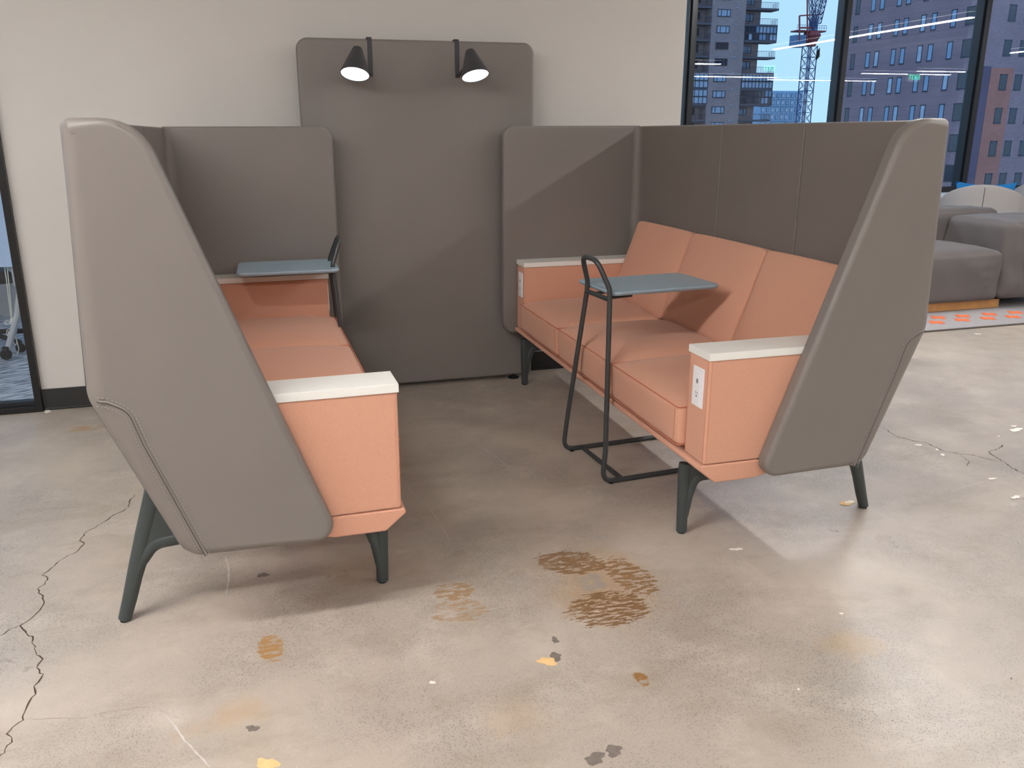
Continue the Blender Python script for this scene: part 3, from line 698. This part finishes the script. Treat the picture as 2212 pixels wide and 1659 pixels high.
def soft(name, m, a, rad, bul, parent, wob=.006, seed=0, taper=None, n=16, folds=None):
    x0, x1, y0, y1, z0, z1 = a; cor = {}
    for i in (0, 1):
        for j in (0, 1):
            for k in (0, 1): cor[(i, j, k)] = ((x0, x1)[i], (y0, y1)[j], (z0, z1)[k])
    if taper:
        for key, d in taper.items(): cor[key] = tuple(c+e for c, e in zip(cor[key], d))
    bm = bmesh.new(); cushion(bm, cor, ((x1-x0)/2, (y1-y0)/2, (z1-z0)/2), rad, bul, n)
    ph = [random.Random(seed+i).uniform(0, 6) for i in range(6)]
    for v in bm.verts:
        c = v.co; w = wob*(math.sin(c.x*23+c.z*17+ph[0])+math.sin(c.y*29-c.z*31+ph[1])*.6+math.sin((c.x+c.y)*41+ph[2])*.3)
        v.co += Vector((w*.5, -w, w*.4))
        if folds:
            for (fx, fz, dx, dz, amp, wid) in folds:
                d = abs((c.x-fx)*dz-(c.z-fz)*dx)/math.hypot(dx, dz); s = ((c.x-fx)*dx+(c.z-fz)*dz)/(dx*dx+dz*dz)
                if 0 <= s <= 1: v.co.y -= amp*math.exp(-(d/wid)**2)*math.sin(PI*s)
    return obj(name, bm, m, parent, angle=80)
t = empty('slipcovered_sofa', (3.9, 1.0, .0126), 0, 'low grey slipcovered lounge sofa on an oak plinth, beyond the right booth', 'sofa')
box('plinth', 'wood', (-.75, .43, -.43, .30, 0, .062), .003, t)
soft('seat', 'slip', (-.85, .372, -.47, .12, .062, .405), .035, ((.01, .01), (.01, .01), (0, .05)), t, seed=1, n=28, wob=.003,
     folds=((.10, .40, .20, -.32, .020, .014), (.02, .39, .24, -.30, .012, .018), (.20, .40, .13, -.30, .018, .013)))
soft('backrest', 'slip', (-.85, .88, .115, .40, .062, .64), .045, ((0, .01), (.01, .01), (0, .015)), t, seed=4, n=24, wob=.004)
soft('armrest', 'slip', (.375, 1.02, -.50, .105, .07, .60), .05, ((.008, .015), (.012, .01), (0, .022)), t, seed=8, n=26, wob=.006,
     taper={(0, 0, 0): (-.005, .0, 0), (0, 0, 1): (.0, .03, 0), (1, 0, 1): (0, .03, 0)}, folds=((.42, .52, .10, -.42, .020, .03), (.70, .55, -.12, -.42, .016, .03), (.50, .40, .30, -.25, .012, .03)))
def tub_chair(x, y, rz, lab, top=.75, w=.42, m='shell'):
    t = empty('tub_chair', (x, y, .0126), rz, lab, 'armchair', 'pale tub chairs by the window')
    # curved shell: back faces -y
    bm = bmesh.new(); n, k = 40, 8; rows = []
    for i in range(n+1):
        a = -PI*.62+PI*1.24*i/n; h = .42+(top-.42)*max(0, math.cos(a*.80))**.8
        r = []
        for s, (ro, z) in enumerate(((w*.86, .16), (w, .34), (w+.02, h-.02), (w+.012, h), (w-.03, h+.004), (w-.055, h-.02), (w-.08, .34), (w*.7, .30))):
            r.append(bm.verts.new((math.sin(a)*ro, -math.cos(a)*ro*.9, z)))
        rows.append(r)
    for a, b in zip(rows, rows[1:]):
        for j in range(k-1): bm.faces.new((a[j], a[j+1], b[j+1], b[j]))
    bm.faces.new(rows[0]); bm.faces.new(rows[-1][::-1])
    sh = obj('shell', bm, m, t, angle=60)
    bm = bmesh.new(); tube(bm, [(0, -w*.9-.001, .34), (0, -(w+.018)*.9-.001, top-.02)], .003, 6); obj('seam', bm, 'groove', sh)
    soft('seat', m, (-w*.72, w*.72, -w*.6, w*.75, .24, .40), .05, ((0, 0), (0, 0), (0, .02)), t, wob=0)
    for sx in (-1, 1):
        for sy in (-1, 1):
            bm = bmesh.new(); tube(bm, [(sx*.2, sy*.2, 0), (sx*.18, sy*.18, .26)], .014, 10); obj('leg', bm, 'wood', t)
tub_chair(5.26, 1.76, -.785, 'pale grey curved tub chair with a centre seam, right behind the slipcovered sofa', top=.785, w=.33)
tub_chair(6.05, 1.80, -.785, 'white tub chair at the right edge of the photo, by the window ledge', top=.82, w=.34)
t = empty('throw_pillow', (5.44, 1.93, .40), -.785, 'bright blue throw pillow with pointed corners standing in the pale tub chair', 'pillow')
bm = bmesh.new(); n = 16; g = {}
for s in (-1, 1):
    for i in range(n+1):
        for j in range(n+1):
            a, b = 2*i/n-1, 2*j/n-1; e = (i in (0, n) or j in (0, n))
            th = .07*((1-a*a)*(1-b*b))**.6*s; cx_ = a*.235*(1-.10*(1-a*a)*0-.12*(1-b*b)*abs(a)); cz_ = b*.20*(1-.16*(1-a*a)*abs(b))
            key = (0 if e else s, i, j)
            if key not in g: g[key] = bm.verts.new((cx_, th, .20+cz_))
for s in (-1, 1):
    for i in range(n):
        for j in range(n):
            vs = []
            for di, dj in ((0, 0), (1, 0), (1, 1), (0, 1)):
                ii, jj = i+di, j+dj; vs.append(g[(0 if (ii in (0, n) or jj in (0, n)) else s, ii, jj)])
            try: bm.faces.new(vs)
            except ValueError: pass
obj('cover', bm, 'bluepil', t, angle=70)

# ------------------------------------------------------------------ behind the glass partition
t = empty('mobile_whiteboard', (-2.12, 1.1, .006), 0, 'mobile whiteboard on castors behind the glass partition, left edge', 'whiteboard')
box('board', 'wb', (-1.35, .102, -.02, .02, .515, 1.9), .004, t)
bm = bmesh.new(); tube(bm, [(.10, .04, .52), (.045, -.02, .24), (-.02, -.06, .055)], .018, 10); obj('leg', bm, 'alu', t)
bm = bmesh.new(); tube(bm, [(-1.2, .04, .52), (-1.2, -.02, .24), (-1.2, -.06, .055)], .018, 10); obj('leg', bm, 'alu', t)
for x in (-.03, -1.2):
    bm = bmesh.new(); lathe(bm, [(0, -.014), (.026, -.014), (.030, -.008), (.030, .008), (.026, .014), (0, .014)], 24, Matrix.Translation((x, -.07, .030)) @ Matrix.Rotation(PI/2, 4, 'X') @ Matrix.Rotation(.5, 4, 'Y'))
    obj('castor_wheel', bm, 'slot', t)
    box('castor_fork', 'slot', (x-.014, x+.02, -.085, -.05, .03, .075), .004, t)
box('upright', 'alu', (.04, .10, .02, .05, .40, .56), .003, t)
t = empty('window_blind_cords', (-2.1, 1.14, .55), 0, 'cream pull cords tangled in loops below the whiteboard behind glass', 'cord')
G0 = lambda px, py: at(px, py, 'y', 1.14)-Vector((-2.1, 1.14, .55))
L1 = [(9, 560), (10, 580), (14, 605), (17, 630), (20, 655), (23, 680), (25, 690)]
L2 = [(15, 560), (16, 585), (19, 610), (22, 640), (24, 665), (27, 690)]
bm = bmesh.new(); tube(bm, path_round([G0(*p) for p in L1], .02), .0028, 6); obj('cord', bm, 'cord', t)
bm = bmesh.new(); tube(bm, path_round([G0(*p) for p in L2], .02), .0028, 6); obj('cord', bm, 'cord', t)
def loop(cx, cy, rx, ry, rot=0):
    pts = []
    for i in range(20):
        a = 2*PI*i/20; x = math.cos(a)*rx; y = math.sin(a)*ry; pts.append(G0(cx+x*math.cos(rot)-y*math.sin(rot), cy+x*math.sin(rot)+y*math.cos(rot)))
    bm = bmesh.new(); tube(bm, pts, .0022, 6, closed=True); obj('cord_loop', bm, 'cord', t)
loop(16, 697, 6, 4.2); loop(22, 719, 8, 9); loop(30, 712, 6, 9, -.3); loop(31, 733, 4, 12, -.3)
bm = bmesh.new(); tube(bm, path_round([G0(*p) for p in [(18, 715), (16, 745), (24, 765), (36, 768), (41, 755), (36, 735), (28, 715)]], .03), .0024, 6); obj('cord', bm, 'cord', t)
bm = bmesh.new(); p = G0(26, 695); add_box(bm, p.x-.008, p.x+.008, p.y-.008, p.y+.008, p.z-.03, p.z+.02, bev=.004); obj('cord_joiner', bm, 'cord', t)
t = empty('dark_task_chair', (-2.32, 1.35, .006), .4, 'black task chair partly seen behind the glass partition at far left', 'chair')
soft('seat', 'slot', (-.22, .16, -.22, .22, .40, .47), .03, ((0, 0), (0, 0), (0, .01)), t, wob=0)
soft('backrest', 'slot', (-.20, .14, .2, .25, .47, .95), .02, ((0, 0), (0, 0), (0, .0)), t, wob=0)
bm = bmesh.new(); tube(bm, [(0, 0, .08), (0, 0, .41)], .025, 10); obj('column', bm, 'slot', t)
for i in range(5):
    a = 2*PI*i/5+.2; bm = bmesh.new(); tube(bm, [(0, 0, .10), (math.cos(a)*.26, math.sin(a)*.26, .06)], .015, 8); lg = obj('base_arm', bm, 'slot', t)
    bm = bmesh.new(); lathe(bm, [(0, -.012), (.026, -.012), (.026, .012), (0, .012)], 16, Matrix.Translation((math.cos(a)*.26, math.sin(a)*.26, .026)) @ Matrix.Rotation(PI/2, 4, 'X')); obj('castor_wheel', bm, 'slot', t)

# ------------------------------------------------------------------ outdoors
struct(box('ground', 'ground', (-400, 900, 6, 1200, -26, -25)))
# --- apartment tower
T0, FH = 130.0, 2.575
t = empty('apartment_tower', (78, T0+8, -25), 0, 'tall mauve-brick apartment tower with glazed balconies, left of the crane', 'building')
def rel(o, org): 
    o.matrix_parent_inverse = Matrix.Translation(-Vector(org)); return o
TO = (78, T0+8, -25)
def tb(name, m, x0, x1, y0, y1, z0, z1, par=t, bev=0):
    o = box(name, m, (x0, x1, y0, y1, z0, z1), bev, None); o.parent = par
    if par.type == 'EMPTY': o.matrix_parent_inverse = Matrix.Translation(-par.location)
    return o
zk = lambda yc: at(1576, yc/5.924, 'y', T0).z       # height from zoomed row
Z0 = zk(95)
tb('core_wall', 'brick', 66, 85.0, T0+2.4, T0+20, -25, 55)
tb('brick_pier', 'brick', 74.35, 80.65, T0, T0+2.4, -25, 55)
tb('brick_pier', 'brick', 64.0, 70.2, T0, T0+2.4, -25, 55)
def win(x0, x1, z0, z1, y, par, m='pane', bars=(.28, .72), fr=.10):
    bm = bmesh.new(); add_box(bm, x0, x1, y-.10, y+.05, z0, z0+fr); add_box(bm, x0, x1, y-.10, y+.05, z1-fr, z1)
    for x in [x0+fr/2, x1-fr/2]+[x0+(x1-x0)*b for b in bars]: add_box(bm, x-fr/2, x+fr/2, y-.10, y+.05, z0, z1)
    f = obj('window', bm, 'frame_dark'); f.parent = par; f.matrix_parent_inverse = Matrix.Translation(-par.location)
    bm = bmesh.new(); add_box(bm, x0+fr*.5, x1-fr*.5, y-.05, y+.02, z0+fr*.5, z1-fr*.5); g_ = obj('pane', bm, m, f)
    return f
for k in range(-3, 11):
    zt = Z0-FH*k
    # window in the brick pier, vent beside it
    win(75.35, 77.75, zt-1.45, zt-.30, T0, t, 'panel_pale' if k not in (2, 3) else 'pane_dark')
    tb('vent', 'panel_pale', 78.75, 79.15, T0-.12, T0, zt-.12, zt+.02)
    win(67.4, 69.3, zt-1.5, zt-.30, T0, t, 'pane')
    # slabs
    tb('balcony_slab', 'slab', 80.65, 86.9, T0-.1, T0+2.4, zt-.22, zt+.10)
    tb('balcony_slab', 'slab', 70.2, 74.35, T0-.0, T0+2.4, zt-.22, zt+.10)
    glz = k in (1, 4, 5, -2, 8)
    if glz:
        bm = bmesh.new()
        for i in range(10): add_box(bm, 80.75+i*.675, 80.85+i*.675, T0-.06, T0+.04, zt-FH+.10, zt-.2)
        add_box(bm, 80.7, 86.85, T0-.06, T0+.04, zt-1.45, zt-1.20); add_box(bm, 80.7, 86.85, T0-.06, T0+.04, zt-FH+.1, zt-FH+.22)
        add_box(bm, 86.78, 86.86, T0-.06, T0+2.3, zt-FH+.10, zt-.2)
        f = obj('balcony_glazing', bm, 'frame_dark'); f.parent = t; f.matrix_parent_inverse = Matrix.Translation(-t.location)
        for i in range(9):
            for zz0, zz1 in ((zt-1.2, zt-.25), (zt-FH+.2, zt-1.45)):
                if k == 5 and i < 6: mm = 'pane_dark'
                elif k == 4: mm = 'panel_pale'
                else: mm = R_.choice(['panel_pale', 'pane', 'pane_dark', 'pane'])
                o = box('pane', mm, (80.86+i*.675, 81.42+i*.675, T0, T0+.03, zz0, zz1), 0, None); o.parent = f
    else:
        win(81.2, 83.6, zt-1.75, zt-.5, T0+2.4, t, 'pane')
        bm = bmesh.new(); z1 = zt-FH+1.05
        add_box(bm, 80.7, 86.85, T0-.03, T0+.03, z1-.05, z1)
        for i in range(20): add_box(bm, 80.72+i*.32, 80.76+i*.32, T0-.02, T0+.02, zt-FH+.1, z1)
        for i in range(6): add_box(bm, 86.8, 86.84, T0+i*.4, T0+.04+i*.4, zt-FH+.1, z1)
        f = obj('railing', bm, 'frame_dark'); f.parent = t; f.matrix_parent_inverse = Matrix.Translation(-t.location)
    if k in (4, 5):
        bm = bmesh.new()
        for i in range(6): add_box(bm, 70.3+i*.8, 70.4+i*.8, T0-.04, T0+.04, zt-FH+.1, zt-.2)
        add_box(bm, 70.2, 74.35, T0-.04, T0+.04, zt-1.4, zt-1.2)
        f = obj('balcony_glazing', bm, 'frame_dark'); f.parent = t; f.matrix_parent_inverse = Matrix.Translation(-t.location)
        for i in range(5):
            for zz0, zz1 in ((zt-1.2, zt-.25), (zt-FH+.2, zt-1.4)):
                o = box('pane', 'panel_pale', (70.42+i*.8, 71.08+i*.8, T0, T0+.03, zz0, zz1), 0, None); o.parent = f
    else:
        bm = bmesh.new(); add_box(bm, 70.2, 74.35, T0, T0+.04, zt-FH+1.0, zt-FH+1.06)
        for i in range(13): add_box(bm, 70.25+i*.32, 70.29+i*.32, T0, T0+.04, zt-FH+.1, zt-FH+1.0)
        f = obj('railing', bm, 'frame_dark'); f.parent = t; f.matrix_parent_inverse = Matrix.Translation(-t.location)
        win(71.0, 73.4, zt-1.75, zt-.5, T0+2.4, t, 'pane_dark')
# --- brick office building
BX, BY = 77.0, 77.7
t = empty('brick_office_building', (BX+12, BY+11, -25), 0, 'mauve brick office block with rows of narrow windows, right of the crane', 'building')
def par(o): o.parent = t; o.matrix_parent_inverse = Matrix.Translation(-t.location); return o
par(box('wall', 'brick2', (BX, BX+26, BY, 99.6, -25, 45)))
rowsz = [at(1929, y, 'x', BX).z for y in (123, 190, 246)]
fh = (rowsz[0]-rowsz[2])/2
def wwin(y0, y1, z0, z1, m, bars=()):
    bm = bmesh.new(); fr = .12
    add_box(bm, BX-.06, BX+.02, y0, y1, z0-.06, z0+fr*.7); add_box(bm, BX-.02, BX+.02, y0, y1, z1-fr, z1)
    for y in (y0, y1-fr): add_box(bm, BX-.02, BX+.02, y, y+fr, z0, z1)
    f = par(obj('window', bm, 'frame_dark')); bm = bmesh.new(); add_box(bm, BX-.01, BX+.02, y0+fr*.6, y1-fr*.6, z0+fr*.4, z1-fr*.6); obj('pane', bm, m, f)
cols = [(1841.8, 130), (1874, 129), (1892.6, 128), (1929, 124), (1948.6, 122), (1986, 117), (2009, 113), (2051, 109), (2089.5, 105)]
for r in range(-4, 7):
    zc = rowsz[0]-fh*r
    for i, (px, py) in enumerate(cols):
        yc = at(px, py, 'x', BX).y
        hw = .42 if 0 < i < 8 else (.42 if i == 0 else 0.8)
        mm = 'pane_dark' if i in (0, 8) else R_.choice(['pane', 'pane', 'panel_pale', 'pane'])
        wwin(yc-hw, yc+hw, zc-.95, zc+.95, mm)
    yc = at(1811, 130, 'x', BX).y; wwin(yc-.5, yc+.5, zc-.95, zc+.95, 'pane_dark')
# south facade
def swin(x0, x1, z0, z1, m, yy=BY):
    bm = bmesh.new(); fr = .12
    add_box(bm, x0, x1, yy-.06, yy+.02, z0-.08, z0+fr*.7); add_box(bm, x0, x1, yy-.02, yy+.02, z1-fr, z1)
    for x in (x0, x1-fr): add_box(bm, x, x+fr, yy-.02, yy+.02, z0, z1)
    f = par(obj('window', bm, 'frame_dark')); bm = bmesh.new(); add_box(bm, x0+fr*.6, x1-fr*.6, yy-.01, yy+.02, z0+fr*.4, z1-fr*.6); obj('pane', bm, m, f)
sr = [at(2164.7, 177, 'y', BY).z, at(2153, 251, 'y', BY).z, at(2144, 323.6, 'y', BY).z, at(2136.5, 390, 'y', BY).z]
sfh = (sr[0]-sr[3])/3
sx = [at(2164.7, 177, 'y', BY).x, at(2199, 175, 'y', BY).x]; ds = sx[1]-sx[0]
xl, xr = at(2139, 155, 'y', BY).x, at(2188, 155, 'y', BY).x
par(box('orange_bay', 'orange_br', (xl, xr, BY-.12, BY+.02, sr[3]-.2*sfh, sr[0]+.40*sfh)))  # slightly projecting orange strip around one window column
par(box('dark_strip', 'darkstone', (xl-1.05, xl-.02, BY-.10, BY+.02, -25, sr[0]+.45*sfh)))
for r in range(-4, 7):
    zc = sr[0]-sfh*r
    for i in range(8):
        x = sx[0]+ds*i; inb = (i == 0 and 0 <= r <= 3)
        swin(x-.52, x+.52, zc-.85, zc+.85, 'pane_dark', BY-.13 if inb else BY)
# --- pale apartment block
PB = [at(1650, 262, 'y', 300), at(1665, 196, 'y', 300), at(1735, 196, 'y', 300)]
t = empty('pale_apartment_block', (205, 310, -25), 0, 'distant pale blue-white apartment block at the foot of the crane mast', 'building')
par(box('wall', 'pale_b', (PB[1].x-4.5, PB[2].x, 300, 322, -25, PB[1].z)))
for r in range(0, 8):
    z = PB[1].z-1.4-r*2.75
    par(box('floor_band', 'frame_dark', (PB[1].x-4.6, PB[2].x+.1, 299.9, 300, z-1.9, z-1.75)))
    for i in range(8):
        x = PB[1].x-3.6+i*2.15
        if x+1.3 > PB[2].x: break
        bm = bmesh.new(); add_box(bm, x, x+1.35, 299.85, 300, z-1.2, z+.5); f = par(obj('window', bm, 'frame_dark'))
        bm = bmesh.new(); add_box(bm, x+.12, x+1.23, 299.8, 299.9, z-1.08, z+.38); obj('pane', bm, 'panel_pale' if (i+r) % 3 else 'pane', f)
par(box('penthouse', 'pale_b', (PB[1].x-3.5, PB[1].x+.5, 302, 312, PB[1].z, PB[1].z+1.6)))
# --- tower crane
CY = 200
A = lambda x, y: at(x, y, 'y', CY)
mw = 1.55; mc = Vector((at(1742, 262, 'y', CY).x, CY+1.5, 0)); mx_ = mc.x
t = empty('tower_crane', (mx_, CY+1.5, -25), 0, 'lattice tower crane with a red slewing deck, seen against the sky', 'crane')
ztop = A(1748, 98).z
def lat(bm, p0, p1, hw, n, r=.10, rb=.055, up=Vector((0, 1, 0))):
    p0, p1 = Vector(p0), Vector(p1); d = (p1-p0).normalized(); s = d.cross(up).normalized(); q = s.cross(d).normalized()
    cs_ = [s*a*hw+q*b*hw for a, b in ((-1, -1), (1, -1), (1, 1), (-1, 1))]
    for c in cs_: tube(bm, [p0+c, p1+c], r, 5)
    for i in range(n):
        a = p0.lerp(p1, i/n); b = p0.lerp(p1, (i+1)/n)
        for j in range(4):
            tube(bm, [a+cs_[j], b+cs_[(j+1) % 4]], rb, 4, caps=False); tube(bm, [b+cs_[j], a+cs_[(j+1) % 4]], rb, 4, caps=False)
            tube(bm, [a+cs_[j], a+cs_[(j+1) % 4]], rb, 4, caps=False)
bm = bmesh.new(); lat(bm, (mx_, CY+1.5, -25), (mx_+.0, CY+1.5, ztop), 1.35, 17, .15, .075); o = par(obj('mast', bm, 'steel_blue')); o['label'] = 'blue lattice mast'
bm = bmesh.new(); tube(bm, [(mx_, CY+1.5, -25), (mx_, CY+1.5, ztop)], .12, 5); o = par(obj('ladder_rail', bm, 'steel_blue'))
# slewing deck
zd = A(1750, 66).z; xa, xb = A(1722, 66).x, A(1785, 66).x
bm = bmesh.new(); add_box(bm, xa, xb, CY, CY+3, zd-.25, zd+.1, bev=.05)
r_ = lathe(bm, [(1.9, zd-.2), (2.4, zd-1.1), (1.4, ztop+.8), (1.3, ztop-.1)], 16, Matrix.Translation((mx_+.2, CY+1.5, 0)))
o = par(obj('slewing_deck', bm, 'steel_red')); o['label'] = 'red slewing deck'
bm = bmesh.new(); n = 12
for i in range(n+1):
    x = xa+(xb-xa)*i/n; tube(bm, [(x, CY, zd+.1), (x, CY, zd+1.3)], .05, 4)
for h in (.7, 1.3): tube(bm, [(xa, CY, zd+h), (xb, CY, zd+h)], .05, 4)
o = par(obj('guard_rail', bm, 'steel_blue'))
for i, px in enumerate((1717, 1722, 1727, 1732, 1737)):
    a = A(px, 84); par(box('counterweight', 'steel_grey', (a.x, a.x+.6, CY, CY+2.4, a.z-2.0, a.z+1.0), .05))
bm = bmesh.new(); tube(bm, [A(1727, 88), A(1727, 34)], .22, 6); tube(bm, [A(1744, 90), A(1744, 0), A(1744, -40)], .2, 6); tube(bm, [A(1727, 34), A(1775, 31)], .18, 6); tube(bm, [A(1727, 60), A(1757, 60)], .22, 6)
o = par(obj('counter_jib_frame', bm, 'steel_red')); o['label'] = 'red frame'
bm = bmesh.new(); tube(bm, [A(1744, 34), A(1758, 66)], .14, 6); lat(bm, A(1757, 60), A(1748, -110), .55, 12, .1, .06); lat(bm, A(1763, 50), A(1790, -60), .85, 9, .13, .07); o = par(obj('jib', bm, 'steel_blue'))
par(box('operator_cab', 'steel_grey', (A(1757, 50).x, A(1768, 50).x, CY, CY+2, zd+.1, zd+3.0), .1))
bm = bmesh.new(); a, b = A(1762, 104), A(1771, 128)
vs = [bm.verts.new(A(*p)) for p in ((1771, 102), (1771, 122), (1762, 132), (1764, 112))]; bm.faces.new(vs); 
bmesh.ops.solidify(bm, geom=bm.faces[:], thickness=.05); o = par(obj('flag', bm, 'pane_dark'))
